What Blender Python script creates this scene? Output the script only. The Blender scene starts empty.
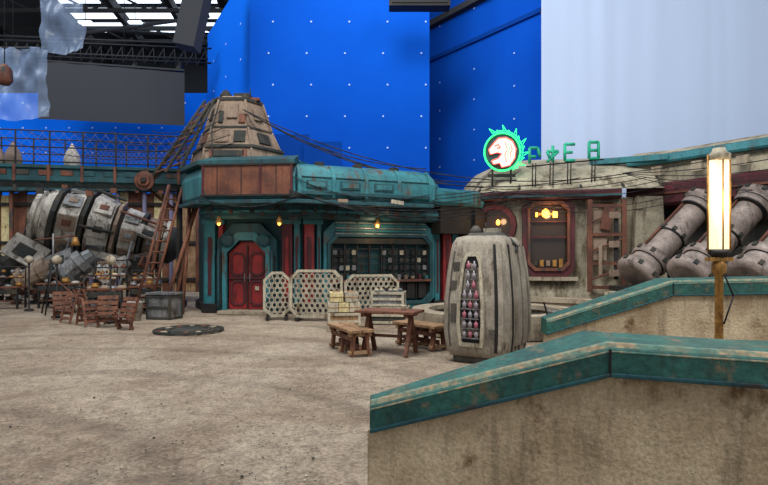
import bpy, bmesh, math, random
from mathutils import Vector, Matrix, Euler, noise
random.seed(4)
sc=bpy.context.scene
sc.view_settings.view_transform='Standard'
R=random.uniform
def S(r,g,b):
    return tuple((c/255/12.92) if c/255<=.04045 else (((c/255)+.055)/1.055)**2.4 for c in (r,g,b))+(1,)

# ------------------------------------------------------------ materials
def wmat(name,c1,c2,c3=None,scale=1.5,rough=.8,metal=0,bump=.25,thr=.58,streak=.35,fine=28,spec=.35,lo=.5):
    m=bpy.data.materials.new(name); m.use_nodes=True
    n=m.node_tree.nodes; l=m.node_tree.links; b=n['Principled BSDF']
    tc=n.new('ShaderNodeTexCoord')
    def nz(sc_,det=6,mp=None,ro=.6):
        t=n.new('ShaderNodeTexNoise'); t.inputs['Scale'].default_value=sc_; t.inputs['Detail'].default_value=det
        t.inputs['Roughness'].default_value=ro
        if mp:
            q=n.new('ShaderNodeMapping'); q.inputs['Scale'].default_value=mp; l.new(tc.outputs['Object'],q.inputs[0]); l.new(q.outputs[0],t.inputs[0])
        else: l.new(tc.outputs['Object'],t.inputs[0])
        return t.outputs['Fac']
    def ramp(src,a,bb):
        r=n.new('ShaderNodeMapRange'); r.inputs[1].default_value=a; r.inputs[2].default_value=bb; r.clamp=True
        l.new(src,r.inputs[0]); return r.outputs[0]
    def mix(f,a,bb):
        x=n.new('ShaderNodeMix'); x.data_type='RGBA'; l.new(f,x.inputs[0])
        for s,i in ((a,6),(bb,7)):
            if isinstance(s,tuple): x.inputs[i].default_value=s
            else: l.new(s,x.inputs[i])
        return x.outputs[2]
    col=mix(ramp(nz(scale),.36,.64),S(*c1),S(*c2))
    if c3:
        f=ramp(nz(scale*2.2,9,(1,1,streak),.68),thr-.03,thr+.07)
        col=mix(f,col,S(*c3))
        g=n.new('ShaderNodeMath'); g.operation='MULTIPLY'; l.new(ramp(nz(scale*5,8,(1,1,.12),.7),.5,.7),g.inputs[0]); g.inputs[1].default_value=.55
        col=mix(g.outputs[0],col,S(*[int(a*.5) for a in c3]))
    f2=nz(fine,4)
    dk=n.new('ShaderNodeMix'); dk.data_type='RGBA'; dk.blend_type='MULTIPLY'; dk.inputs[0].default_value=.7 if bump else 0
    l.new(col,dk.inputs[6]); 
    rr=n.new('ShaderNodeMapRange'); rr.inputs[1].default_value=.3; rr.inputs[2].default_value=.65; rr.inputs[3].default_value=lo; rr.inputs[4].default_value=1.15
    l.new(f2,rr.inputs[0]); l.new(rr.outputs[0],dk.inputs[7])
    l.new(dk.outputs[2],b.inputs['Base Color'])
    b.inputs['Roughness'].default_value=rough; b.inputs['Metallic'].default_value=metal; b.inputs['Specular IOR Level'].default_value=spec
    if bump:
        bp=n.new('ShaderNodeBump'); bp.inputs['Strength'].default_value=bump; bp.inputs['Distance'].default_value=.03
        l.new(nz(fine*.5,8),bp.inputs['Height']); l.new(bp.outputs[0],b.inputs['Normal'])
    return m
def plain(name,c,rough=.7,metal=0,em=0,alpha=1):
    m=bpy.data.materials.new(name); m.use_nodes=True; b=m.node_tree.nodes['Principled BSDF']
    b.inputs['Base Color'].default_value=S(*c); b.inputs['Roughness'].default_value=rough; b.inputs['Metallic'].default_value=metal
    if em: b.inputs['Emission Color'].default_value=S(*c); b.inputs['Emission Strength'].default_value=em
    b.inputs['Alpha'].default_value=alpha
    return m
TEAL=wmat('teal_paint',(34,98,108),(56,126,134),(84,68,56),1.1,.55,thr=.57)
TEALD=wmat('teal_dark',(20,58,66),(32,82,88),(50,40,36),1.2,.6,thr=.58)
CAP=wmat('cap_teal',(26,70,66),(44,98,88),(104,94,74),2.6,.65,thr=.58,streak=.9,bump=.45)
WORN=wmat('cap_worn_edge',(60,108,98),(116,124,104),(146,128,100),4,.7,thr=.52,streak=1,bump=.3)
RUST=wmat('rust_panel',(80,46,36),(118,72,52),(46,52,52),1.3,.7)
RED=wmat('red_paint',(112,24,30),(146,42,42),(56,28,26),1.5,.5,thr=.6)
DRED=wmat('dark_red',(62,22,30),(90,36,40),(46,38,36),1.2,.6)
DARK=wmat('dark_metal',(20,20,22),(38,34,32),None,2,.6)
DGREY=wmat('grime',(36,42,42),(62,60,54),(84,70,54),1.4,.8)
TAN=wmat('tan_metal',(118,100,86),(148,128,110),(82,66,56),1.0,.75,thr=.62)
CONC=wmat('concrete',(132,120,102),(168,156,136),(98,80,62),.9,.9,bump=.45,thr=.58,streak=.5)
CONCF=wmat('concrete_wall',(154,134,106),(198,180,150),(116,92,66),1.5,.9,bump=.7,thr=.6,streak=.8,fine=50,lo=.6)
CONCW=wmat('plaster_weathered',(134,126,108),(178,170,148),(94,82,64),.8,.9,bump=.4,thr=.55,streak=.35)
POD=wmat('pod_shell',(128,120,106),(158,150,136),(86,72,58),2.0,.7,bump=.35,thr=.57,lo=.7)
PODD=wmat('pod_dark',(62,60,56),(84,78,70),None,2,.7)
WOOD=wmat('brown_wood',(92,54,38),(124,80,58),(58,40,34),3,.7)
PALE=wmat('pale_wood',(132,100,70),(166,132,98),(88,68,50),3,.75)
CREAM=wmat('cream_lattice',(154,146,128),(186,176,154),(108,88,64),2.5,.7)
ENG=wmat('engine_shell',(150,144,136),(196,190,180),(96,86,76),1.6,.55,thr=.56)
STEEL=wmat('steel',(104,108,110),(150,150,150),(76,64,56),2,.45,.4)
PIPE=wmat('pipe_metal',(116,104,98),(160,146,138),(78,64,58),1.4,.5,.1,thr=.6)
YEL=wmat('yellow_cream',(190,174,122),(216,202,156),(120,104,72),4,.7)
BRASS=wmat('brass',(150,108,52),(180,136,72),(110,70,40),6,.5,.4)
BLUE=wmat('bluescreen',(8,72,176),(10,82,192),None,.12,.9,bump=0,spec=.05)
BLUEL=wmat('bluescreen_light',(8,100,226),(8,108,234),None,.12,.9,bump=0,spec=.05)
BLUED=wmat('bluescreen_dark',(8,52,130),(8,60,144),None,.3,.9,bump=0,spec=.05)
BLACK=plain('black_steel',(12,14,18),.7)
HALL=plain('hall_dark',(22,26,34),.9)
GREY=plain('grey_cloth',(46,48,54),.95)
CURT=plain('curtain_cloth',(182,199,228),.95)
MARK=plain('marker_white',(170,195,245),.8)
GLASS=plain('window_glass',(50,40,34),.12)  # warm brown tint paints the orange glow and reflection into the glass
PLAST=plain('plastic_film',(150,175,215),.3,alpha=.3)
WARM=plain('warm_bulb',(255,160,60),em=6)
TUBE=plain('tube_light',(255,228,178),em=1.4)
SKYL=plain('skylight_glow',(225,238,255),em=2.2)
NEONG=plain('neon_green',(40,230,110),em=2.4)
NEONP=plain('neon_pink',(255,90,80),em=1.5)
NEONW=plain('neon_white',(240,215,200),em=.75)
GSIGN=wmat('green_letters',(20,150,116),(40,180,140),None,4,.6)
PINK=plain('bottle_pink',(150,84,98),.25)
BOTG=plain('bottle_grey',(130,122,128),.25)
LILAC=plain('lilac_paint',(100,96,120),.7)

# ------------------------------------------------------------ mesh builder
class MB:
    def __init__(s,name,loc=(0,0,0),rz=0,bevel=0):
        s.name=name;s.loc=loc;s.rz=math.radians(rz);s.bev=bevel
        s.v=[];s.f=[];s.mi=[];s.sm=[];s.mats=[];s.M=Matrix.Identity(4)
    def frame(s,x,y,z=0,rz=0): s.M=Matrix.Translation((x,y,z))@Matrix.Rotation(math.radians(rz),4,'Z')
    def add(s,vs,fs,m,smooth=False):
        if m not in s.mats: s.mats.append(m)
        k=s.mats.index(m); b=len(s.v)
        s.v+=[s.M@Vector(v) for v in vs]
        for f in fs: s.f.append([b+i for i in f]); s.mi.append(k); s.sm.append(smooth and len(f)<=4)
    def box(s,c,d,m,rot=None,tx=1,ty=1):
        hx,hy,hz=[a/2 for a in d]; q=Euler([math.radians(a) for a in rot]).to_matrix() if rot else None
        vs=[]
        for z in (-1,1):
            for x,y in ((-1,-1),(1,-1),(1,1),(-1,1)):
                p=Vector((x*hx*(tx if z>0 else 1),y*hy*(ty if z>0 else 1),z*hz))
                if q: p=q@p
                vs.append(p+Vector(c))
        s.add(vs,[(3,2,1,0),(4,5,6,7),(0,1,5,4),(1,2,6,5),(2,3,7,6),(3,0,4,7)],m)
    def loft(s,rings,m,closed=True,caps=True,smooth=False,loop=False):
        n=len(rings[0]); vs=[p for r in rings for p in r]; fs=[]
        K=len(rings)
        for i in range(K if loop else K-1):
            a=i*n; b=((i+1)%K)*n
            for j in range(n if closed else n-1):
                k=(j+1)%n; fs.append((a+j,a+k,b+k,b+j))
        if caps and not loop and closed:
            fs.append(tuple(range(n))[::-1]); fs.append(tuple((K-1)*n+j for j in range(n)))
        s.add(vs,fs,m,smooth)
    def lathe(s,p1,p2,prof,m,n=16,smooth=True,ph=0):
        p1=Vector(p1);p2=Vector(p2);ax=(p2-p1); L=ax.length; ax.normalize()
        u=ax.orthogonal().normalized() if abs(ax.z)<.999 else Vector((1,0,0)); w=ax.cross(u)
        s.loft([[p1+ax*(t*L)+(u*math.cos(2*math.pi*(j+ph)/n)+w*math.sin(2*math.pi*(j+ph)/n))*max(r,.0005) for j in range(n)] for t,r in prof],m,smooth=smooth)
    def cyl(s,p1,p2,r,m,r2=None,n=12,smooth=True): s.lathe(p1,p2,[(0,r),(1,r if r2 is None else r2)],m,n,smooth)
    def tube(s,pts,r,m,n=5):
        for a,b in zip(pts,pts[1:]): s.cyl(a,b,r,m,n=n)
    def cable(s,a,b,sag,r,m,k=10):
        a=Vector(a);b=Vector(b)
        s.tube([a.lerp(b,i/k)-Vector((0,0,sag*4*(i/k)*(1-i/k))) for i in range(k+1)],r,m,4)
    def prism(s,pts,vec,m):
        n=len(pts); v=Vector(vec); vs=[Vector(p) for p in pts]+[Vector(p)+v for p in pts]
        s.add(vs,[tuple(range(n))[::-1],tuple(range(n,2*n))]+[(j,(j+1)%n,n+(j+1)%n,n+j) for j in range(n)],m)
    def ring(s,outer,inner,y0,y1,m):
        s.loft([[(o[0],y0,o[1]),(i[0],y0,i[1]),(i[0],y1,i[1]),(o[0],y1,o[1])] for o,i in zip(outer,inner)],m,loop=True)
    def sweep(s,path,prof,m,smooth=False,loop=False):
        P=[Vector(p) for p in path]; n=len(P); rings=[]
        for i in range(n):
            ds=[]
            if i>0 or loop: ds.append((P[i]-P[i-1]).normalized())
            if i<n-1 or loop: ds.append((P[(i+1)%n]-P[i]).normalized())
            ns=[Vector((d.y,-d.x)) for d in ds]
            mm=ns[0] if len(ns)==1 else (ns[0]+ns[1])/(1+ns[0].dot(ns[1]))
            rings.append([(P[i].x+mm.x*o,P[i].y+mm.y*o,z) for o,z in prof])
        s.loft(rings,m,smooth=smooth,loop=loop)
    def ell(s,c,r,m,n=12,k=7,z0=-1):
        rings=[]
        for i in range(k+1):
            t=z0+(1-z0)*i/k; a=math.asin(max(-1,min(1,t))); 
            rings.append([(c[0]+r[0]*math.cos(a)*math.cos(2*math.pi*j/n)+1e-4*math.cos(2*math.pi*j/n),c[1]+r[1]*math.cos(a)*math.sin(2*math.pi*j/n)+1e-4*math.sin(2*math.pi*j/n),c[2]+r[2]*math.sin(a)) for j in range(n)])
        s.loft(rings,m,smooth=True)
    def done(s):
        me=bpy.data.meshes.new(s.name); me.from_pydata([tuple(v) for v in s.v],[],s.f)
        for m in s.mats: me.materials.append(m)
        me.polygons.foreach_set('material_index',s.mi); me.polygons.foreach_set('use_smooth',s.sm)
        bm=bmesh.new(); bm.from_mesh(me); bmesh.ops.recalc_face_normals(bm,faces=bm.faces); bm.to_mesh(me); bm.free()
        o=bpy.data.objects.new(s.name,me); sc.collection.objects.link(o); o.location=s.loc; o.rotation_euler=(0,0,s.rz)
        if s.bev:
            b=o.modifiers.new('bevel','BEVEL'); b.width=s.bev; b.segments=2; b.limit_method='ANGLE'; b.angle_limit=math.radians(40)
        return o
def octa(x0,x1,z0,z1,c,cb=None):
    cb=c if cb is None else cb
    return [(x0+cb,z0),(x1-cb,z0),(x1,z0+cb),(x1,z1-c),(x1-c,z1),(x0+c,z1),(x0,z1-c),(x0,z0+cb)]

# ------------------------------------------------------------ floor
def floor():
    m=bpy.data.materials.new('sandy_ground'); m.use_nodes=True; n=m.node_tree.nodes; l=m.node_tree.links; b=n['Principled BSDF']
    tc=n.new('ShaderNodeTexCoord')
    def nz(s,d,ro=.6,dist=0,mp=None):
        t=n.new('ShaderNodeTexNoise'); t.inputs['Scale'].default_value=s; t.inputs['Detail'].default_value=d; t.inputs['Roughness'].default_value=ro; t.inputs['Distortion'].default_value=dist
        l.new(tc.outputs['Object'],t.inputs[0]); return t.outputs['Fac']
    def mr(s,a,c,d=0,e=1):
        r=n.new('ShaderNodeMapRange'); r.inputs[1].default_value=a; r.inputs[2].default_value=c; r.inputs[3].default_value=d; r.inputs[4].default_value=e
        l.new(s,r.inputs[0]); return r.outputs[0]
    def mul(a,f,k=.9):
        y=n.new('ShaderNodeMix'); y.data_type='RGBA'; y.blend_type='MULTIPLY'; y.inputs[0].default_value=k; l.new(a,y.inputs[6]); l.new(f,y.inputs[7]); return y.outputs[2]
    x=n.new('ShaderNodeMix'); x.data_type='RGBA'; l.new(mr(nz(.4,7,.65,.6),.4,.6),x.inputs[0]); x.inputs[6].default_value=S(178,157,136); x.inputs[7].default_value=S(210,192,170)
    c=mul(x.outputs[2],mr(nz(30,8,.8),.38,.58,.45,1.15))  # fine-grain shading of the sand multiplied into the colour
    c=mul(c,mr(nz(5,8,.75,.8),.38,.55,.72,1.06))
    # tyre tracks: distorted ring bands
    w=n.new('ShaderNodeTexWave'); w.wave_type='RINGS'; w.rings_direction='Z'; w.inputs['Scale'].default_value=.16; w.inputs['Distortion'].default_value=2.2; w.inputs['Detail'].default_value=3; w.inputs['Detail Scale'].default_value=1.6
    q=n.new('ShaderNodeMapping'); q.inputs['Location'].default_value=(5.5,-1.5,0); l.new(tc.outputs['Object'],q.inputs[0]); l.new(q.outputs[0],w.inputs[0])
    c=mul(c,mr(w.outputs['Fac'],.86,1,1,.74),.8)
    l.new(c,b.inputs['Base Color']); b.inputs['Roughness'].default_value=.95; b.inputs['Specular IOR Level'].default_value=.2
    v=n.new('ShaderNodeTexVoronoi'); v.inputs['Scale'].default_value=14; l.new(tc.outputs['Object'],v.inputs['Vector'])
    ad=n.new('ShaderNodeMath'); ad.operation='MULTIPLY_ADD'; l.new(nz(3.2,9,.7,.8),ad.inputs[0]); ad.inputs[1].default_value=4.5; l.new(v.outputs['Distance'],ad.inputs[2])
    ad2=n.new('ShaderNodeMath'); ad2.operation='ADD'; l.new(ad.outputs[0],ad2.inputs[0]); l.new(nz(45,5,.7),ad2.inputs[1])
    bp=n.new('ShaderNodeBump'); bp.inputs['Strength'].default_value=1; bp.inputs['Distance'].default_value=.055; l.new(ad2.outputs[0],bp.inputs['Height']); l.new(bp.outputs[0],b.inputs['Normal'])
    B=MB('floor'); nx,ny=200,160; vs=[];fs=[]
    for j in range(ny+1):
        for i in range(nx+1):
            X=-36+66*i/nx; Y=-8+58*j/ny; vs.append((X,Y,.022*noise.noise(Vector((X*.9,Y*.9,0)))-.015))
    for j in range(ny):
        for i in range(nx): a=j*(nx+1)+i; fs.append((a,a+1,a+nx+2,a+nx+1))
    B.add(vs,fs,m,True); B.done()
    G=MB('gravel'); ms=[CONC,CREAM,CONC,DGREY]
    for i in range(1500):
        D=3.6+8.4*random.random()**1.3; X=R(-.75,.3)*D
        if X>-1.3 and D>8: X-=3.5
        if X>-.3 and D<9: X-=2
        s=R(.004,.012)*(1.7 if random.random()<.06 else 1); z=0
        q=[(X+s*R(.7,1.3)*dx,D+s*R(.7,1.3)*dy,z+s*dz*R(.4,.8)) for dx,dy,dz in ((1,0,0),(0,1,0),(-1,0,0),(0,-1,0),(0,0,1),(0,0,-1))]
        G.add(q,[(0,1,4),(1,2,4),(2,3,4),(3,0,4),(1,0,5),(2,1,5),(3,2,5),(0,3,5)],random.choice(ms))
    G.done()
floor()

# ------------------------------------------------------------ stage walls
def wallpath(name,path,z0,z1,m,th=.25):
    B=MB(name); B.sweep(path,[(0,z0),(0,z1),(-th,z1),(-th,z0)],m); return B
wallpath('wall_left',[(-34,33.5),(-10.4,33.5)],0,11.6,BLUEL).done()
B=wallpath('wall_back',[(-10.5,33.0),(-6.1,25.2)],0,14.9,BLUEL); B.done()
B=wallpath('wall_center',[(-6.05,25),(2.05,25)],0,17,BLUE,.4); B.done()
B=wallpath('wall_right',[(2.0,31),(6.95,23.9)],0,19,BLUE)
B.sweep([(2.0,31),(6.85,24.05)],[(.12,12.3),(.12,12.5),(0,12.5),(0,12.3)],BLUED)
B.sweep([(2.0,31),(6.85,24.05)],[(.35,14.1),(.35,14.4),(0,14.4),(0,14.1)],GREY)
B.done()
wallpath('wall_back_right',[(7.0,23.9),(24,23.9)],0,19,BLUE).done()
B=MB('tracking_markers')
def mk(x,y,z,rz,s=.035):
    B.frame(x,y,z,rz); B.box((0,0,0),(s*2,.02,s*2),MARK)
for i in range(5):
    for j in range(8): mk(-5.2+i*1.72+(j%2)*.2,24.98,5.2+j*1.42,0)
B.M=Matrix.Identity(4); B.done()
B=MB('tracking_markers')
for i in range(3):
    for j in range(7):
        t=.2+i*.3; mk(2+4.95*t-.02,31-7.1*t-.02,5+j*1.5,-55)
B.M=Matrix.Identity(4); B.done()
B=MB('tracking_markers')
for i in range(3):
    for j in range(5): 
        t=.2+i*.32; mk(-10.5+4.4*t-.03,33.0-7.8*t-.03,6+j*1.7,-60.6,.045)
for i in range(12):
    for j in range(4): mk(-26+i*1.4,33.48,6.5+j*1.5,0,.045)
B.M=Matrix.Identity(4); B.done()
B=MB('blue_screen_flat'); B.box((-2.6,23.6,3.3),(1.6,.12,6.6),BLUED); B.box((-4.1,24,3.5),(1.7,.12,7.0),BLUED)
for x in(-3.4,-2.5): B.box((x,23.9,1.5),(.08,.7,3),BLACK)
B.done()
B=MB('white_backdrop_curtain'); r=[]
for i in range(241):
    x=6.6+i*.05; f=.07*noise.noise(Vector((x*.7,0,0)))+.02*noise.noise(Vector((x*1.9,5,0)))
    r.append([(x,23.3+f+.03*noise.noise(Vector((x*1.1,z,4))),z) for z in (0,3,6,8,10,12,15,18)])
B.loft(r,CURT,closed=False,caps=False,smooth=True); B.box((12.6,23.3,18.05),(12.2,.15,.12),BLACK); B.done()
# hall shell
B=MB('wall_hall_end'); B.box((-5,49,10),(60,.3,20.4),HALL); B.done()
B=MB('ceiling'); B.box((-5,40.5,20.3),(60,17,.3),HALL)
for k in range(3):
    for q in range(3): B.box((-22.3+q*4.4,39.3+k*2.6,20.1),(3.6,1.7,.08),SKYL)
B.done()
B=MB('roof_truss')
for y in (37.8,43.2):
    B.box((-8,y,19.5),(50,.22,.3),BLACK); B.box((-8,y,18.5),(50,.2,.25),BLACK)
    for i in range(12): B.cyl((-32+i*4,y,18.5),(-30+i*4,y,19.5),.08,BLACK,n=5); B.cyl((-30+i*4,y,19.5),(-28+i*4,y,18.5),.08,BLACK,n=5)
for x in (-23,-19,-15,-11.5): B.box((x,41,19),(.35,16,.7),BLACK,rot=(0,0,8))
for x in(-30,20): 
    for y in (37.8,43.2): B.box((x,y,9.8),(.5,.5,19.6),BLACK)
for p,q in (((-24,40,18.3),(-12,42,18.3)),((-24,41,18.0),(-12,38,18.2))): B.cyl(p,q,.14,GREY,n=8)
for x in(-21,-17.5,-14): B.box((x,39,18.2),(.9,.3,.14),SKYL); B.cyl((x,39,18.2),(x,39,20.1),.03,BLACK,n=4)
B.done()
B=MB('lighting_truss')
for z in (12.5,13.3): 
    for y in (29.6,30.2): B.cyl((-24,y,z+.35),(-9.4,y,z-.25),.05,BLACK,n=6)
for i in range(26):
    x=-24+i*.56; z=12.85-(i*.56)*.04; B.cyl((x,29.6,z-.4),(x+.5,29.6,z+.45),.03,BLACK,n=5); B.cyl((x+.5,29.6,z+.45),(x+.56,29.6,z-.4),.03,BLACK,n=5)
for x in (-20,-14,-10): B.cyl((x,29.9,12.5),(x,29.9,26),.02,BLACK,n=4)
for i in range(6): B.lathe((-23+i*2.4,29.9,12.2),(-23+i*2.4,29.8,11.6),[(0,.1),(.3,.16),(1,.24)],BLACK,10)
B.done()
B=MB('hanging_grey_banner'); r=[]
for i in range(31):
    x=-18.4+i*.26; r.append([(x,29.5+.03*math.sin(i),12.15-i*.022),(x,29.5,9.05-i*.012)])
B.loft(r,GREY,closed=False,caps=False,smooth=True); B.box((-14.5,29.5,11.9),(7.8,.08,.08),BLACK,rot=(0,4,0)); B.done()
def sheet(name,x0,x1,y,z0,z1):
    B=MB(name); r=[]
    for i in range(31):
        x=x0+(x1-x0)*i/30; r.append([(x+.06*noise.noise(Vector((x,k*.3,0))),y+.3*noise.noise(Vector((x*2.2,k*.16,3)))+.1*noise.noise(Vector((x*5,k*.3,8))),z1+(z0-z1)*k/20-.2*math.sin(math.pi*i/30)*(k/20)) for k in range(21)])
    B.loft(r,PLAST,closed=False,caps=False,smooth=True)
    B.cyl((x0-.2,y,z1),(x1+.2,y,z1),.04,BLACK,n=6)
    for x in(x0,x1): B.cyl((x,y,z1),(x,y,26),.015,BLACK,n=4)
    return B.done()
sheet('plastic_sheet',-15.8,-13.35,22,7.3,10.0)
sheet('plastic_sheet',-12.4,-10.8,20,9.2,12.2)
B=MB('hanging_duct'); B.box((-8.2,24,12.3),(.9,.9,3.2),GREY,rot=(0,12,0)); B.cyl((-8.2,24,13.6),(-8.2,24,26),.03,BLACK,n=5); B.done()
B=MB('hanging_light_housing'); B.box((1.4,22,12.0),(2.4,.6,.9),DARK); B.cyl((.8,22,12.2),(.8,22,26),.02,BLACK,n=4); B.cyl((2.0,22,12.2),(2.0,22,26),.02,BLACK,n=4); B.box((1.4,21.68,12.0),(2.2,.05,.7),BLACK); B.done()
B=MB('hanging_lamp'); B.cyl((-13.0,19,8.2),(-13.0,19,26),.02,BLACK,n=4); B.lathe((-13,19,8.3),(-13,19,7.6),[(0,.08),(.2,.22),(.8,.26),(1,.15)],RUST,10); B.done()

# ------------------------------------------------------------ saloon building
C0=(-6.1,17.1);C1=(-5.15,15.8);C2=(-2.45,15.5);C3=(1.45,17.15);C4=(2.0,20.5)
W0=(-6.3,18.9);W1=(-5.45,17.2);W2=(-2.45,16.95);W3=(2.35,18.7);W4=(2.6,22)
B=MB('saloon_building',bevel=.012)
B.sweep([W0,W1,W2,W3,W4],[(0,0),(0,3.5),(-.2,3.5),(-.2,0)],TEALD)
B.sweep([W0,W1,W2,W3,W4],[(.12,0),(.12,.22),(0,.3),(0,0)],DARK)
prof=[(-.25,3.22),(.02,3.26),(.12,3.42),(.14,3.95),(.04,4.2),(-.2,4.4),(-.5,4.48),(-2.6,4.62),(-2.6,3.22)]
B.sweep([C0,C1,C2],prof,TEAL)
B.sweep([C2,C3,(1.75,18.6)],[(-.25,3.22),(.0,3.3),(.12,3.45),(.14,3.9),(.05,4.12),(-.12,4.28),(-.5,4.4),(-2.4,4.5),(-2.4,3.22)],TEAL)
B.sweep([C0,C1,C2,C3],[(.22,3.2),(.22,3.3),(.0,3.36),(-.2,3.36),(-.2,3.2)],TEALD)
B.sweep([C0,C1,C2],[(.2,4.3),(.2,4.42),(-.3,4.6),(-.3,4.3)],TEALD)
def seg(a,b):
    a=Vector(a);b=Vector(b);d=b-a; B.frame(a.x,a.y,0,math.degrees(math.atan2(d.y,d.x))); return d.length
L=seg(C1,C2)
B.box((L/2,-.15,3.84),(L-.15,.1,.86),RUST)
for x in (.08,1.75,L-.08): B.box((x,-.2,3.84),(.06,.06,.86),DRED)
B.box((L/2,-.2,4.28),(L,.08,.06),DARK); B.box((L/2,-.2,3.42),(L,.08,.06),DARK)
for x in(.5,1.2,2.2): B.box((x,-.21,3.84),(.02,.02,.8),DARK)
L=seg(C2,C3)
for i,x in enumerate((.06,1.05,2.05,3.1,L-.1)):
    B.loft([[(x-.05,a,z),(x+.05,a,z),(x+.05,a+.1,z),(x-.05,a+.1,z)] for a,z in((-.05,3.28),(-.155,3.42),(-.18,3.92),(-.08,4.16),(.14,4.33))],TEAL)
B.box((L/2,-.15,3.5),(L-.2,.05,.1),TEALD); B.box((L/2,-.145,3.95),(L-.2,.04,.03),TEALD)
for x in(.55,1.55,2.6): B.box((x,-.15,3.74),(.6,.05,.22),TEALD); B.box((x,-.17,3.74),(.5,.04,.14),TEAL)
for i in range(3): B.box((.8+i*1.2,.5,4.42),(.25,.2,R(.06,.14)),DGREY)
B.box((3.0,-.2,3.32),(.4,.08,.12),CREAM,rot=(0,6,0)); B.box((1.3,-.2,3.3),(.3,.06,.1),TAN)
B.M=Matrix.Identity(4)
B.sweep([(1.5,17.4),(3.3,18.55)],[(0,3.35),(.08,3.45),(.05,3.8),(-.4,3.95),(-2,3.95),(-2,3.35)],TEAL)
B.box((2.35,18.3,2.9),(1.6,.5,.9),DARK,rot=(0,0,32))
B.sweep([(-5.6,17.1),(-5.1,16.4),(-2.45,16.15),(1.7,17.8)],[(.0,2.82),(.06,2.9),(.06,3.22),(-.4,3.22),(-.4,2.82)],TEALD)
B.sweep([(-5.6,17.1),(-5.1,16.4),(-2.45,16.15),(1.7,17.8)],[(.12,3.0),(.12,3.08),(.05,3.08),(.05,3.0)],TEAL)
B.sweep([(-5.7,17.3),(-5.2,16.6),(-2.45,16.3),(1.7,17.95)],[(.3,3.215),(.3,3.235),(-2,3.235),(-2,3.215)],DARK)
L=seg(W1,W2)
def column(x,w,m,y=-.12,z1=2.85):
    B.box((x,y,z1/2+.1),(w,.24,z1-.2),m); B.box((x,y,.14),(w+.12,.34,.28),DARK); B.box((x,y,z1-.05),(w+.1,.32,.22),TEAL)
    B.box((x,y-.13,z1*.5),(w*.35,.06,z1*.62),DRED if m!=DRED else RED)
column(.15,.3,TEAL); column(.48,.14,RED); column(2.55,.32,DRED); column(2.85,.18,TEAL); column(.02,.2,TEAL,-.05)
dx=1.32
B.ring(octa(dx-.92,dx+.92,0,2.72,.5,.02),octa(dx-.66,dx+.66,.02,2.3,.4,.02),-.3,.0,TEALD)
B.ring(octa(dx-.74,dx+.74,0,2.45,.45,.02),octa(dx-.6,dx+.6,.02,2.2,.38,.02),-.38,-.28,TEAL)
for sx in(-1,1): 
    B.box((dx+sx*.82,-.36,1.0),(.14,.14,1.5),DARK); B.cyl((dx+sx*.82,-.46,.2),(dx+sx*.82,-.46,1.9),.04,TEALD,n=8)
    B.lathe((dx+sx*.55,-.4,2.2),(dx+sx*.55,-.5,2.2),[(0,.2),(.6,.2),(1,.12)],TEALD,16)
B.box((dx,-.15,2.6),(.8,.2,.22),RUST)
B.box((dx,-.35,.05),(1.5,.8,.1),CONC)
L=seg(W2,W3)
column(.12,.3,RED); column(L-.35,.3,RED); column(L-.72,.16,TEAL); column(L-.06,.2,TEAL); column(.42,.12,TEAL)
x0,x1=.55,L-.85
B.ring(octa(x0,x1,.05,2.82,.35),octa(x0+.18,x1-.18,.3,2.32,.25),-.3,.0,TEAL)
B.ring(octa(x0+.1,x1-.1,.2,2.45,.3),octa(x0+.2,x1-.2,.3,2.32,.25),-.38,-.28,TEALD)
for k in range(5): B.box(((x0+x1)/2,-.36,2.42+k*.085),(x1-x0-.7,.06,.035),TEAL if k%2 else STEEL)
B.prism([(x0+.2,.02,.3),(x1-.2,.02,.3),(x1-.2,.02,2.3),(x0+.2,.02,2.3)],(0,.05,0),BLACK)
B.box(((x0+x1)/2,-.25,2.2),(x1-x0-.5,.12,.18),DGREY); B.box(((x0+x1)/2,-.3,.95),(x1-x0-.4,.3,.07),RUST)
w=(x1-x0-.5)
for i in range(9):
    x=x0+.28+w*i/8; B.box((x,-.2,1.3),(.05,.08,1.9),DARK)
for i in range(8):
    xa=x0+.28+w*(i+.5)/8
    if i in(0,1,4,5,6,7):
        for k in range(4):
            for q in(-1,1): B.box((xa+q*.1,-.2,1.12+k*.24),(.13,.05,.15),random.choice([STEEL,DGREY,DARK,DARK,DGREY,CREAM]))
    for k in range(5): B.box((xa,-.14,1.0+k*.24),(w/8,.05,.025),DGREY)
    B.box((xa,-.24,.62),(w/8-.12,.06,.5),DARK)
for i in range(14): B.box((x0+.3+i*.24,-.27,1.05),(.1,.12,R(.08,.22)),random.choice([STEEL,DGREY,DRED,TAN,TEAL]))
B.M=Matrix.Identity(4)
B.sweep([(2.35,18.7),(3.0,19.4)],[(.0,0),(.0,3.4),(-.2,3.4),(-.2,0)],DRED)
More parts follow.
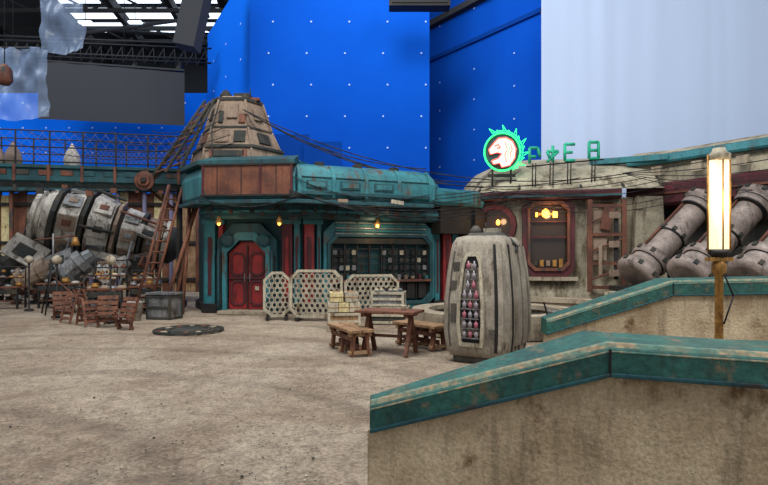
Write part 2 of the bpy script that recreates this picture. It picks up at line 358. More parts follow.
# tower: angular six-sided tapered hut
def octring(cx,cy,r,z,n=6,ox=0): return [(cx+ox+r*math.cos(2*math.pi*j/n),cy+r*math.sin(2*math.pi*j/n)*.9,z) for j in range(n)]
cx,cy=-4.78,18.2; n6=6
for a,b,za,zb,m,o1,o2 in((1.7,1.62,4.5,4.64,DARK,0,0),(1.56,1.42,4.64,5.1,TAN,0,0),(1.52,1.5,5.08,5.17,DGREY,0,0),(1.36,1.12,5.17,5.75,TAN,0,-.02),(1.16,1.15,5.73,5.8,DGREY,-.02,-.02),(1.08,.82,5.8,6.68,TAN,-.02,-.06),(.88,.88,6.66,6.76,DGREY,-.06,-.06),(.7,.55,6.76,6.86,TAN,-.1,-.1)):
    B.loft([octring(cx,cy,a,za,6,o1),octring(cx,cy,b,zb,6,o2)],m)
for j in range(6):
    a=2*math.pi*j/6
    for r0,r1,z0,z1 in((1.37,1.13,5.17,5.75),(1.09,.83,5.8,6.68),(1.57,1.43,4.64,5.1)):
        B.cyl((cx+r0*math.cos(a),cy+.9*r0*math.sin(a),z0),(cx-.03+r1*math.cos(a),cy+.9*r1*math.sin(a),z1),.045,TAN,n=6)
# front face panels, seams, vents
def fpanel(x,z,w_,h,m,rr):  # on front (-Y) face, tilted back
    B.box((cx+x,cy-.9*rr*.866-.03,z),(w_,.06,h),m,rot=(-15,0,0))
fpanel(-.25,5.45,.42,.4,TAN,1.24); fpanel(.3,5.45,.36,.38,DGREY,1.24); fpanel(.02,6.3,.34,.5,TAN,.94); fpanel(-.33,6.1,.14,.4,DGREY,.99); fpanel(.33,6.05,.2,.3,RUST,1.0); fpanel(0,4.88,1.0,.2,DGREY,1.5); fpanel(-.5,4.88,.14,.26,RUST,1.5); fpanel(.5,4.88,.14,.26,RUST,1.5)
for s in(-1,1):
    a=math.radians(-90+60*s)
    B.box((cx+1.1*math.cos(a),cy+1.0*math.sin(a),5.45),(.06,.5,.36),RUST if s<0 else DGREY,rot=(0,-20,math.degrees(a)))
    B.box((cx+.84*math.cos(a),cy+.78*math.sin(a),6.25),(.06,.34,.4),DGREY if s<0 else TAN,rot=(0,-15,math.degrees(a)))
B.lathe((cx-.35,cy-.2,6.78),(cx-.35,cy-.2,7.1),[(0,.18),(.5,.2),(1,.08)],DARK,10)
B.box((cx+.2,cy-.1,6.9),(.5,.5,.16),DGREY); B.box((cx+.6,cy-.2,6.8),(.3,.2,.1),RUST)
B.cyl((cx+.4,cy,6.8),(cx+.4,cy,7.2),.02,DARK,n=5)
B.tube([(cx-.6,cy-.7,6.7),(cx-.9,cy-1.0,5.9),(cx-1.2,cy-1.2,5.0),(cx-1.5,cy-1.4,4.6)],.03,BLACK,5)
B.tube([(cx-.3,cy-.9,6.7),(cx-.5,cy-1.2,5.6),(cx-.4,cy-1.45,4.6)],.022,BLACK,5)
for a,b in(((-7.1,17.2,4.3),(-5.6,17.4,6.6)),((-6.7,17.0,4.3),(-5.4,17.2,6.5)),((-7.3,17.6,4.3),(-5.6,17.9,6.7)),((-6.2,16.9,4.4),(-5.3,17.3,6.6))): B.cyl(a,b,.05,DGREY,n=6)
for t in range(9):
    f=t/9; a=Vector((-7.1,17.2,4.3)).lerp(Vector((-5.6,17.4,6.6)),f); b=Vector((-6.2,16.9,4.4)).lerp(Vector((-5.3,17.3,6.6)),min(1,f+.1)); B.cyl(a,b,.03,RUST,n=5)
for i in range(22):
    x=-5+i*.3; y=15.95 if x<-2.45 else 15.95+(x+2.45)*.42; h=R(.08,.34)
    B.cyl((x,y,3.22),(x,y,3.2-h),.012,BLACK,n=4)
    B.box((x,y,3.17-h),(R(.06,.22),.08,R(.05,.13)),random.choice([RUST,DGREY,DGREY,TEALD,DARK,TAN]))
for x,y in((-4.75,15.95),(-.2,17.0),(-3.0,15.9)):
    B.cyl((x,y,3.2),(x,y,2.85),.012,BLACK,n=4); B.lathe((x,y,2.88),(x,y,2.68),[(0,.04),(1,.1)],BRASS,10); B.ell((x,y,2.66),(.05,.05,.06),WARM,8,5)
B.done()
D=MB('door_1',loc=(W1[0],W1[1],0),rz=math.degrees(math.atan2(W2[1]-W1[1],W2[0]-W1[0])),bevel=.01)
D.prism([(x,-.18,z) for x,z in octa(dx-.59,dx+.59,.11,2.18,.38,.01)],(0,.08,0),RED)
for sx in(-1,1):
    for za,zb in((.22,1.0),(1.12,1.85)):
        D.ring(octa(dx+sx*.3-.24,dx+sx*.3+.24,za,zb,.12),octa(dx+sx*.3-.17,dx+sx*.3+.17,za+.07,zb-.07,.08),-.22,-.17,DRED)
D.box((dx,-.2,1.1),(.04,.07,1.9),DARK); D.box((dx,-.21,1.06),(1.15,.06,.07),DRED)
for sx in(-1,1): D.cyl((dx+sx*.08,-.25,.95),(dx+sx*.08,-.25,1.2),.02,STEEL,n=6)
D.box((dx+.3,-.22,.75),(.12,.03,.12),CREAM); D.done()

# ------------------------------------------------------------ footbridge
B=MB('footbridge',bevel=.008)
pa,pb=(-15,16.2),(-6.4,18.0)
B.sweep([pa,pb],[(0,4.0),(.1,4.05),(.1,4.2),(.02,4.22),(.02,4.42),(.1,4.45),(.1,4.55),(-1.4,4.55),(-1.4,4.0)],TEALD)
d=Vector(pb)-Vector(pa); L=d.length; B.frame(pa[0],pa[1],0,math.degrees(math.atan2(d.y,d.x)))
for i in range(14): B.box((.3+i*.62,-.05,4.3),(.34,.1,.16),random.choice([RUST,RUST,TEALD,DGREY]))
for i in range(10): B.box((i*.95,-.1,4.28),(.08,.08,.5),RUST)
for yy in (0,1.35):
    for z in (4.65,5.1,5.6): B.cyl((0,yy,z),(L,yy,z),.022,BLACK,n=6)
    for i in range(10): B.cyl((i*.95,yy,4.5),(i*.95,yy,5.62),.028,BLACK,n=6)
for i in range(58):
    x=i*.15; B.cyl((x,0,4.65),(x+.42,0,5.1),.006,LILAC,n=4); B.cyl((x+.42,0,4.65),(x,0,5.1),.006,LILAC,n=4)
    if i%2==0: B.cyl((x,0,5.1),(x+.4,0,5.6),.006,LILAC,n=4); B.cyl((x+.4,0,5.1),(x,0,5.6),.006,LILAC,n=4)
B.lathe((L-1.25,-.12,4.12),(L-1.25,-.32,4.12),[(0,.3),(.5,.3),(.55,.2),(1,.18)],RUST,18); B.lathe((L-1.25,-.3,4.12),(L-1.25,-.4,4.12),[(0,.1),(1,.08)],DARK,12)
for x in (2.2,8.4):
    for yy in(.9,1.3): B.cyl((x,yy,0),(x,yy,4.05),.07,DGREY,n=10); B.box((x,yy,.1),(.4,.3,.2),DARK)
B.cyl((8.4,.9,3.2),(7.4,.9,4.0),.06,RUST,n=6)
for x in (3.0,3.5,5.2):
    B.lathe((x,.6,4.55),(x,.6,5.35),[(0,.22),(.3,.26),(.6,.2),(.8,.1),(1,.02)],random.choice([TAN,ENG]),12)
for i in range(8): B.cable((i*1.1,-.1,4.02),(i*1.1+1.2,-.1,4.02),R(.1,.35),.015,BLACK,6)
for i in range(12): h=R(.1,.5); B.cyl((i*.7+.3,-.05,4.02),(i*.7+.3,-.05,4.0-h),.01,BLACK,n=4); B.box((i*.7+.3,-.05,4.0-h),(R(.08,.2),.1,R(.08,.2)),random.choice([RUST,DGREY,TAN]))
B.done()

B=MB('plank_facade',bevel=.01)
for i in range(28):
    x=-20+i*.42; h=4.9+R(-.15,.15); B.box((x,27.5,h/2),(.4,.12,h),random.choice([RUST,PALE,WOOD,PALE,TAN,TAN,YEL,WOOD]))
for z in(.6,2.4,4.3): B.box((-14.3,27.35,z),(11.6,.12,.16),DARK)
for i in range(9): B.cyl((-19.5+i*1.3,27.1,0),(-19.5+i*1.3,27.1,5),.1,random.choice([LILAC,RUST,DRED,BRASS]),n=10)
B.sweep([(-20,27.2),(-8.5,27.2)],[(.5,4.9),(.5,5.1),(-.3,5.4),(-.3,4.9)],TEALD)
B.box((-16.9,27.25,2.0),(1.3,.2,3.2),DARK); B.box((-14.2,27.25,3.2),(1.2,.15,1.2),YEL)
B.done()

# ------------------------------------------------------------ wrecked engine: faceted shells, slabs, thrusters
B=MB('jet_engine',bevel=.01)
a=Vector((-12.8,21.0,3.15)); b=Vector((-8.3,22.4,2.1)); axv=(b-a).normalized(); u=Vector((0,0,1)).cross(axv).normalized(); w_=axv.cross(u)
def ring_(p,q,r0,r1,m,n=9,sm=False): B.lathe(a+axv*p,a+axv*q,[(0,r0),(1,r1)],m,n,sm)
B.lathe(a,b,[(0,.9),(.06,1.1),(.2,1.0),(.21,.9),(.95,.75),(1,.5)],DGREY,20)
B.lathe(a-axv*.35,a+axv*.35,[(0,.75),(.05,1.0),(.3,1.05),(.32,.85),(.6,.9),(.62,1.15),(1,1.2)],ENG,22)
B.lathe(a-axv*.38,a-axv*.3,[(0,.3),(1,.75)],DARK,20)
for p,q,r0,r1,m in((.4,.55,1.35,1.35,DGREY),(.62,1.35,1.22,1.42,ENG),(1.42,1.55,1.5,1.5,DGREY),(1.65,2.4,1.42,1.2,ENG),(2.5,2.62,1.32,1.32,TAN),(2.75,3.35,1.12,1.04,ENG),(3.42,3.52,1.14,1.14,DGREY),(3.6,4.2,.95,.85,TAN),(4.25,4.4,1.0,1.0,ENG)): ring_(p,q,r0,r1,m)
for j in range(9):
    an=2*math.pi*(j+.5)/9; o=u*math.cos(an)+w_*math.sin(an); q=Matrix((axv,o.cross(axv),o)).transposed().to_euler(); rt=[math.degrees(t) for t in q]
    for p,rr,sz in((1.0,1.3,(.6,.55,.12)),(2.05,1.28,(.62,.6,.12)),(3.05,1.06,(.5,.45,.1)),(3.9,.9,(.4,.36,.1))):
        if random.random()<.75: B.box(a+axv*p+o*rr,sz,random.choice([ENG,ENG,TAN,STEEL]),rot=rt); B.box(a+axv*p+o*(rr+.06),(sz[0]*.5,sz[1]*.4,.06),random.choice([DGREY,TAN,RUST,STEEL]),rot=rt)
    if j%2==0: B.cyl(a+axv*1.45+o*1.52,a+axv*2.6+o*1.36,.06,DGREY,n=6)
    if j%3==0: B.cyl(a+axv*2.6+o*1.34,a+axv*4.3+o*1.0,.05,RUST,n=6)
# loose slabs leaning against it
for c,dm,m,rt in(((-12.9,20.0,1.9),(1.3,.16,.9),ENG,(-25,30,10)),((-11.7,19.9,1.5),(1.1,.14,.8),STEEL,(-30,-22,0)),((-10.4,20.4,1.4),(1.2,.14,1.0),ENG,(-28,14,12)),((-9.3,20.9,1.3),(.9,.14,1.1),TAN,(-26,-12,10)),((-13.7,20.3,1.0),(.8,.14,1.0),TAN,(-24,20,0)),((-8.9,21.0,2.6),(.8,.14,.5),ENG,(-40,24,18))):
    B.box(c,dm,m,rot=rt); B.box((c[0],c[1]-.1,c[2]),(dm[0]*.5,.08,dm[2]*.5),DGREY,rot=rt)
for p1,p2,r_,m in(((-14.0,20.2,1.15),(-12.7,20.6,2.0),.55,DGREY),((-13.0,19.7,.8),(-11.8,20.1,1.5),.42,TAN),((-11.5,19.8,1.0),(-10.6,20.2,1.8),.46,STEEL),((-10.3,20.0,.9),(-9.4,20.4,1.6),.38,ENG)):
    B.lathe(p1,p2,[(0,r_*.6),(.04,r_*1.1),(.2,r_*1.15),(.22,r_*.8),(.5,r_*.8),(.52,r_*1.02),(.75,r_*1.02),(.77,r_*.7),(1,r_*.55)],m,10,False)
    B.lathe(Vector(p1)-(Vector(p2)-Vector(p1))*.03,p1,[(0,r_*.3),(1,r_*.58)],BLACK,10)
for i in range(18):
    x=R(-13.6,-8.4); z=R(.4,1.8); B.box((x,20.0+R(-.2,.5)+(x+13)*.15,z),(R(.2,.6),R(.15,.4),R(.12,.4)),random.choice([DGREY,TAN,STEEL,RUST,ENG]),rot=(R(-30,30),R(-30,30),R(0,60)))
for i in range(12):
    x=R(-13.8,-9); B.cyl((x,19.8+R(0,.5),R(.1,.7)),(x+R(-.6,.9),20.1+R(0,.5),R(1.4,2.8)),.045,random.choice([RUST,DARK,STEEL]),n=6)
for p in((-12.6,21.0),(-9.4,22)):
    for s in(-.6,.6): B.box((p[0]+s*.3,p[1]+s,.85),(.16,.16,1.7),RUST)
    B.box((p[0],p[1],1.6),(.3,1.6,.2),RUST); B.box((p[0],p[1],.06),(.6,1.7,.12),DARK)
B.box((-11.9,20.2,.45),(3.6,.6,.14),RUST); B.box((-13.4,20.2,.2),(.16,.4,.4),RUST); B.box((-10.3,20.2,.2),(.16,.4,.4),RUST)
B.done()

# ------------------------------------------------------------ market stalls
def pot(B,c,r,m):
    B.lathe(c,(c[0],c[1],c[2]+r*1.3),[(0,r*.6),(.25,r),(.6,r),(.8,r*.7),(.85,r*.85),(1,r*.8)],m,12)
def dome(B,c,r,m):
    B.ell(c,(r,r,r*.6),m,12,5,0); B.cyl((c[0],c[1],c[2]+r*.6),(c[0],c[1],c[2]+r*.6+.06),.03,DARK,n=6)
def stall(x,y,rz,w=1.2,h=.9,tall=1.0,seed=0):
    random.seed(seed); B=MB('market_stall',loc=(x,y,0),rz=rz,bevel=.006)
    for sx in(-1,1):
        for sy in(-1,1): B.box((sx*w*.45,sy*.25,h/2),(.06,.06,h),DARK)
    B.box((0,0,h),(w,.6,.05),WOOD); B.box((0,0,.25),(w*.95,.55,.04),RUST); B.box((0,-.27,h-.14),(w*.9,.03,.16),DGREY)
    for i in range(4):
        xx=-w*.38+i*w*.25; q=random.random()
        if q<.5: pot(B,(xx,R(-.1,.1),h+.025),R(.09,.14),random.choice([STEEL,DARK,TAN,BRASS]))
        else: dome(B,(xx,R(-.1,.1),h+.025),R(.11,.16),random.choice([STEEL,ENG,TAN]))
        pot(B,(xx,0,.27),R(.09,.14),random.choice([STEEL,DARK,RUST,CREAM]))
    if tall:
        for sx in(-1,1): B.cyl((sx*w*.45,.25,h),(sx*w*.45,.25,h+tall),.025,DARK,n=6)
        B.cyl((-w*.5,.25,h+tall*.95),(w*.5,.25,h+tall*.95),.02,DARK,n=6); B.box((0,.22,h+tall*.45),(w*.9,.2,.03),WOOD)
        for i in range(4): dome(B,(-w*.35+i*w*.23,.2,h+tall*.45+.015),.09,random.choice([STEEL,CREAM,BRASS]))
        for i in range(4): 
            xx=-w*.35+i*w*.23; B.cyl((xx,.25,h+tall*.95),(xx,.25,h+tall*.8),.008,BLACK,n=4); B.lathe((xx,.25,h+tall*.82),(xx,.25,h+tall*.68),[(0,.03),(.6,.08),(1,.05)],random.choice([BRASS,STEEL,RUST]),8)
    B.done()
stall(-16.2,23.6,5,1.8,.9,.8,1); stall(-14.1,23.2,-4,1.5,.8,0,2); stall(-15.4,22.0,0,1.0,.6,0,6); stall(-7.75,15.6,8,.95,.8,.85,3); stall(-8.8,17.2,-10,.9,.7,.7,5); stall(-10.9,18.7,0,1.3,.8,0,8); stall(-7.3,17.0,20,.9,.8,.5,9); stall(-12.6,18.4,6,1.2,.7,.7,12)
random.seed(9)
def leanboard(x,y,rz):
    B=MB('slatted_chair',loc=(x,y,0),rz=rz,bevel=.005)
    for sx in(-.2,.2): B.box((sx,.12,.36),(.05,.05,.76),WOOD,rot=(-18,0,0)); B.box((sx,-.02,.2),(.05,.05,.44),WOOD,rot=(30,0,0))
    for k in range(5): B.box((0,.02+k*.042,.18+k*.13),(.46,.025,.1),WOOD,rot=(-18,0,0))
    for k in range(3): B.box((0,-.12+k*.1,.3-k*.01),(.44,.08,.03),RUST)
    B.done()
leanboard(-6.75,13.5,15); leanboard(-6.1,13.0,-25); leanboard(-8.75,15.1,30)
# folded leaning wooden frames
def frame_(x,y,rz,w,h,t):
    B=MB('leaning_wooden_frame',loc=(x,y,0),rz=rz,bevel=.005)
    for s in(-1,1):
        for sx in(-1,1): B.box((sx*w/2,s*.17,h/2),(.05,.04,h*1.02),WOOD,rot=(s*t,0,0))
        for k in range(4): 
            z=h*(.15+.22*k); B.box((0,s*(.17+(.5-z/h)*h*math.tan(math.radians(t))),z),(w,.03,.07),WOOD if k%2 else RUST,rot=(s*t,0,0))
    B.done()
frame_(-8.05,14.5,-35,.5,.85,15); frame_(-7.35,13.9,50,.45,.7,18)
# tall thin tripod rig with spoked wheel
B=MB('wheeled_tripod_rig',loc=(-9.9,16.6,0),rz=15)
for q in range(3):
    an=q*2.09+.4; B.cyl((.5*math.cos(an),.5*math.sin(an),0),(0,0,1.7),.025,DARK,n=6)
B.cyl((0,0,1.5),(0,0,2.4),.03,STEEL,n=6); B.cyl((-.5,0,2.2),(.6,0,2.35),.025,RUST,n=6); B.lathe((.6,0,2.3),(.6,0,2.05),[(0,.05),(1,.14)],BRASS,10)
wc=(.75,-.2,.42); pts=[(wc[0]+.38*math.cos(t*math.pi/10),wc[1],wc[2]+.38*math.sin(t*math.pi/10)) for t in range(21)]
B.tube(pts,.025,DARK,6)
for t in range(8): B.cyl(wc,(wc[0]+.38*math.cos(t*math.pi/4),wc[1],wc[2]+.38*math.sin(t*math.pi/4)),.01,STEEL,n=4)
B.cyl(wc,(0,0,1.1),.025,RUST,n=6); B.cyl((wc[0],wc[1]-.06,wc[2]),(wc[0],wc[1]+.06,wc[2]),.06,DARK,n=8); B.done()
def crate(name,x,y,rz,w,d,h,m,m2,z=0):
    B=MB(name,loc=(x,y,z),rz=rz,bevel=.006)
    B.box((0,0,h/2),(w*.94,d*.94,h*.96),m)
    for sx in(-1,1):
        for sy in(-1,1): B.box((sx*w*.47,sy*d*.47,h/2),(.06,.06,h),m2)
    for sy in(-1,1):
        for z_ in(.04,h/2,h-.04): B.box((0,sy*d*.49,z_),(w,.035,.06),m2)
    for sx in(-1,1):
        for z_ in(.04,h-.04): B.box((sx*w*.49,0,z_),(.035,d,.06),m2)
    return B
B=crate('storage_crate',-6.05,15.3,-15,.75,.55,.66,STEEL,DGREY); B.box((0,0,.7),(.8,.6,.06),STEEL); B.done()
B=MB('metal_bucket',loc=(-6.7,14.9,0)); B.lathe((0,0,0),(0,0,.5),[(0,.16),(.95,.22),(1,.24)],ENG,16); B.tube([(-.22,0,.48),(-.15,0,.68),(0,0,.74),(.15,0,.68),(.22,0,.48)],.012,DARK); B.done()
B=MB('leaning_ladder')
for o in(0,.42): B.cyl((-7.2+o*.6,15.9+o,0),(-6.55+o*.6,16.9+o,3.9),.045,RUST,n=6)
for k in range(11):
    t=(k+.7)/12; B.cyl((-7.2+.65*t,15.9+1.0*t,3.9*t),(-6.95+.65*t,16.32+1.0*t,3.9*t),.025,WOOD,n=5)
B.done()
B=MB('timber_props')
for a,b in(((-6.5,16.2,0),(-5.75,17,3.2)),((-6.3,16.6,0),(-5.9,17.2,3.2)),((-7.6,17.6,0),(-6.9,17.8,4)),((-6.0,16.5,0),(-6.0,17.1,3.2))): B.cyl(a,b,.06,WOOD,n=6)
B.done()
for x,y in ((-7.1,14.4),(-9.2,15.6),(-11.2,17.5)):
    B=MB('standing_lantern') 
    B.lathe((x,y,0),(x,y,1.5),[(0,.14),(.03,.14),(.05,.025),(.9,.025),(1,.04)],DARK,8); B.lathe((x,y,1.5),(x,y,1.75),[(0,.05),(.3,.13),(.7,.13),(1,.03)],CREAM,10)
    B.done()
B=MB('scrap_parts')
for i in range(24):
    x=R(-10.6,-9.1); y=R(17.4,18.2); s=R(.08,.22)
    if i%2: B.box((x,y,s*.5),(s*1.5,s,s),random.choice([RUST,STEEL,DGREY,TAN]),rot=(0,0,R(0,90)))
    else: B.cyl((x,y,0),(x,y,s*1.8),s*.6,random.choice([STEEL,DGREY,RUST,CREAM]),n=12)
B.done()
B=MB('ground_grate',loc=(-4.5,12.8,0),bevel=.006)
circ=lambda r,n=32:[(r*math.cos(-2*math.pi*i/n),r*math.sin(-2*math.pi*i/n)) for i in range(n)]
for r in(.78,.5): B.sweep(circ(r),[(0,0),(0,.05),(.07,.05),(.07,0)],DGREY,loop=True)
for k in range(14):
    a=math.pi*2*k/14; B.box((.66*math.cos(a),.66*math.sin(a),.025),(.2,.1,.05),random.choice([DGREY,CONC,RUST]),rot=(0,0,math.degrees(a)))
B.lathe((0,0,0),(0,0,.035),[(0,.42),(1,.4)],DGREY,20); B.done()

# ------------------------------------------------------------ barriers
def barrier(x,y,rz,w,h):
    B=MB('honeycomb_barrier',loc=(x,y,0),rz=rz)
    B.ring(octa(-w/2,w/2,.06,h,.22),octa(-w/2+.07,w/2-.07,.13,h-.07,.19),-.04,.04,CREAM)
    for sx in(-1,1): B.box((sx*w*.33,0,.04),(.1,.5,.08),DARK); B.box((sx*w*.33,.06,.3),(.06,.05,.5),DGREY)
    r=.088; dxh=r*math.sqrt(3)
    for j in range(int(h/(1.5*r))+1):
        for i in range(int(w/dxh)+2):
            cx=-w/2+i*dxh+(j%2)*dxh/2; cz=.13+j*1.5*r
            mx=w/2-.1-max(0,.2-(cz-.06))-max(0,.2-(h-cz))
            if abs(cx)>mx or cz>h-.1: continue
            pts=[(cx+r*.93*math.sin(math.pi/3*k),cz+r*.93*math.cos(math.pi/3*k)) for k in range(6)]
            inn=[(cx+r*.6*math.sin(math.pi/3*k),cz+r*.68*math.cos(math.pi/3*k)) for k in range(6)]
            B.ring(pts,inn,-.025,.025,CREAM)
    B.done()
barrier(-2.92,15.15,10,.75,1.3); barrier(-1.82,14.9,-6,1.45,1.36); barrier(-.35,16.0,12,1.6,1.2)

# cargo by tables
B=crate('slatted_crate',-.95,13.0,8,.74,.6,.42,PALE,CREAM); B.done()
B=MB('beige_box_stack',loc=(-.95,13.0,.42),rz=8,bevel=.008)
for k in range(2):
    for i in range(2 if k else 3):
        w_b=.24 if not k else .3; xx=-.25+i*.25 if not k else -.17+i*.34
        for q in(-.14,.14):
            B.box((xx,q,.12+k*.235),(w_b,.26,.22),YEL if (i+k)%2 else CREAM); B.box((xx,q,.12+k*.235),(w_b+.012,.27,.03),PALE)
            B.box((xx,q,.235+k*.235),(w_b*.6,.16,.02),PALE)
B.done()
B=crate('supply_crate',.15,14.3,-8,.98,.6,.44,DGREY,CREAM); B.done()
B=crate('supply_crate',.12,14.3,-8,.84,.55,.38,STEEL,CREAM,.44)
for i in range(6): pot(B,(-.3+i*.12,R(-.1,.1),.38),.06,random.choice([CREAM,STEEL,DARK]))
B.done()
B=MB('trestle_table',loc=(.1,9.85,0),rz=-22,bevel=.006)
for k in range(4): B.box((0,-.24+k*.16,.74),(1.1,.15,.045),WOOD)
for sx in(-.4,.4):
    B.box((sx,-.12,.36),(.07,.07,.78),WOOD,rot=(-22,0,0)); B.box((sx,.12,.36),(.07,.07,.78),WOOD,rot=(22,0,0)); B.box((sx,0,.69),(.08,.56,.06),RUST); B.box((sx,0,.3),(.05,.3,.05),RUST)
B.box((0,0,.3),(.8,.05,.05),RUST)
B.lathe((.25,.05,.765),(.25,.05,.85),[(0,.04),(1,.06)],CREAM,10)
B.done()
def bench(x,y,rz,L=1.25):
    B=MB('wooden_bench',loc=(x,y,0),rz=rz,bevel=.006)
    for k in(-.12,.12): B.box((0,k,.43),(L,.21,.05),PALE)
    for sx in(-1,0,1):
        for sy in(-1,1): B.box((sx*(L/2-.12),sy*.13,.21),(.09,.06,.42),WOOD,rot=(sy*6,0,0))
        B.box((sx*(L/2-.12),0,.37),(.08,.42,.07),PALE); B.box((sx*(L/2-.12),0,.06),(.09,.42,.06),PALE)
    B.box((0,0,.14),(L-.2,.05,.08),WOOD); 
    for sy in(-1,1): B.box((0,sy*.16,.3),(L-.2,.03,.08),WOOD)
    B.done()
bench(-.62,10.0,-66,1.25); bench(.7,10.5,-50,1.15)

B=MB('circular_planter',loc=(2.55,13.0,0),bevel=.02)
B.sweep(circ(1.65,40),[(0,0),(.05,.36),(.15,.38),(.15,.5),(-.25,.5),(-.25,0)],CONC,loop=True)
B.lathe((0,0,0),(0,0,.3),[(0,1.45),(1,1.4)],DGREY,32)
for k in range(7):
    a=R(0,6.28); rr=R(.2,1.1); x=rr*math.cos(a); y=rr*math.sin(a)
    pot(B,(x,y,.28),R(.12,.22),random.choice([TAN,DGREY,RUST,STEEL]))
B.done()
B=MB('junk_trolley',loc=(3.6,10.7,0),rz=20,bevel=.008)
B.box((0,0,.32),(.9,.6,.08),RUST); B.box((0,.1,.5),(.7,.4,.3),STEEL)
for sx in(-.3,.3):
    for sy in(-.25,.25): B.cyl((sx,sy-.03,.14),(sx,sy+.03,.14),.14,DARK,n=14)
B.tube([(-.45,0,.34),(-.6,0,.8),(-.62,0,.85)],.02,DARK); B.done()

# ------------------------------------------------------------ vending pod
B=MB('weathered_vending_pod',loc=(1.71,9.25,0),rz=-32)
def sup(hx,hy,z,n=64,e=.24,ox=0,oy=0):
    r=[]
    for j in range(n):
        t=2*math.pi*(j+.5)/n; c,s_=math.cos(t),math.sin(t); r.append((ox+hx*math.copysign(abs(c)**e,c),oy+hy*math.copysign(abs(s_)**e,s_),z))
    return r
lv=[(.50,.46,.10),(.55,.51,.2),(.585,.54,.5),(.58,.535,1.0),(.54,.495,1.45),(.495,.45,1.78),(.47,.425,1.92),(.41,.37,2.02),(.3,.27,2.05)]
B.loft([sup(a,b,z) for a,b,z in lv],POD,smooth=True)
B.loft([sup(.46,.42,0),sup(.46,.42,.12)],PODD)
def hw(z,k):
    for (p,q) in zip(lv,lv[1:]):
        if p[2]<=z<=q[2]: t=(z-p[2])/(q[2]-p[2]); return p[k]+(q[k]-p[k])*t
    return lv[-1][k]
zs=[.2,.5,.8,1.0,1.45,1.78,1.88]
def strip(face,c,wd,out,m,z0=.2,z1=1.9):
    Z=[z for z in [z0]+[q for q in zs if z0<q<z1]+[z1]]; rings=[]
    for z in Z:
        f=hw(z,0)/.585; cc=c*f
        if face=='f': rings.append([(cc-wd/2,-hw(z,1)-out,z),(cc+wd/2,-hw(z,1)-out,z),(cc+wd/2,-hw(z,1)+.1,z),(cc-wd/2,-hw(z,1)+.1,z)])
        else: 
            s=1 if face=='r' else -1; rings.append([(s*(hw(z,0)+out),cc-wd/2,z),(s*(hw(z,0)+out),cc+wd/2,z),(s*(hw(z,0)-.1),cc+wd/2,z),(s*(hw(z,0)-.1),cc-wd/2,z)])
    B.loft(rings,m)
strip('f',.38,.06,.01,DARK); strip('f',-.44,.02,.008,PODD,.25,1.8)
strip('f',.46,.08,.04,POD,.22,1.9)
strip('r',-.38,.04,.012,DARK); strip('r',-.16,.2,.04,POD,.3,1.88); strip('r',-.02,.03,.012,DARK); strip('r',.14,.2,.04,POD,.3,1.88); strip('r',.3,.03,.012,DARK); strip('r',.42,.08,.03,POD,.3,1.88)
strip('l',0,.3,.03,POD,.3,1.8); strip('l',.2,.03,.02,PODD)
out=[(-.2,.27),(.2,.27),(.235,.6),(.23,.95),(.155,1.66),(.09,1.78),(-.09,1.78),(-.155,1.66),(-.23,.95),(-.235,.6)]
inn=[(x*.76,1.0+(z-1.0)*.91) for x,z in out]
def fy_(z): return -hw(z,1)-.04
B.loft([[(o[0]-.05,fy_(o[1]),o[1]),(i[0]-.05,fy_(i[1]),i[1]),(i[0]-.05,fy_(i[1])+.1,i[1]),(o[0]-.05,fy_(o[1])+.1,o[1])] for o,i in zip(out,inn)],CREAM,loop=True)
vs=[(x-.05,-hw(z,1)-.006,z) for x,z in inn]; B.prism(vs,(0,.05,0),BLACK)
for k in range(8):
    z=.42+k*.155
    for q in((-.1,0,.1) if k<5 else (-.05,.05)):
        B.lathe((q-.05,fy_(z)+.01,z),(q-.05,fy_(z)+.01,z+.13),[(0,.03),(.6,.036),(.75,.014),(1,.014)],PINK if (k+int(q*20))%3==0 else BOTG,8)
    B.box((-.05,fy_(z)+.01,z-.01),(.3 if k<5 else .2,.05,.012),STEEL)
for z,xx in((1.55,-.32),(1.25,-.36),(.5,.3)): B.box((xx,-hw(z,1)-.005,z),(.1,.03,.14),PODD)
B.box((-.35,-hw(.9,1)-.004,.8),(.1,.02,.3),PODD)
B.loft([sup(.3,.26,2.03),sup(.24,.2,2.1)],PODD)
B.lathe((-.15,-.1,2.08),(-.15,-.1,2.22),[(0,.1),(.5,.09),(1,.04)],PODD,14); B.box((.1,0,2.13),(.24,.2,.09),POD); B.cyl((-.05,.1,2.08),(-.05,.1,2.28),.015,DARK,n=6)
B.tube([(.5,-.15,1.7),(.56,-.1,1.86),(.36,0,2.04)],.025,DARK,6)
B.done()

# ------------------------------------------------------------ cantina
B=MB('cantina_building',bevel=.015)
Q=[(2.9,19.9),(3.35,18.9),(4.4,18.35),(6.3,18.0),(7.3,17.7),(8.3,17.6),(8.9,17.9)]
B.sweep(Q,[(.25,0),(.22,.5),(.05,1.0),(0,3.6),(-.3,3.6),(-.3,0)],CONCW)
B.sweep(Q,[(.35,0),(.35,.25),(.2,.3),(.2,0)],CONC)
RQ=[(2.7,20.2),(3.2,18.9),(4.4,18.3),(6.3,17.95),(7.5,17.6),(8.6,17.4)]
B.sweep(RQ[:5],[(.35,3.55),(.42,3.6),(.42,3.78),(.3,3.85),(-.4,3.85),(-.4,3.55)],DRED)
B.sweep(RQ[:5],[(.45,3.62),(.45,3.68),(.4,3.68),(.4,3.62)],TEALD)
rows=[]
c=Vector((7.2,22.5))
for f,z in((0,3.84),(.08,4.3),(.2,4.7),(.45,5.15),(.75,5.45),(1,5.5)):
    rows.append([(p[0]+(c.x-p[0])*f*.75,p[1]-.3*(1-f)+(c.y-p[1])*f,z) for p in RQ+[(10.4,19.5)]])
B.loft(rows,CONCW,closed=False,caps=False)
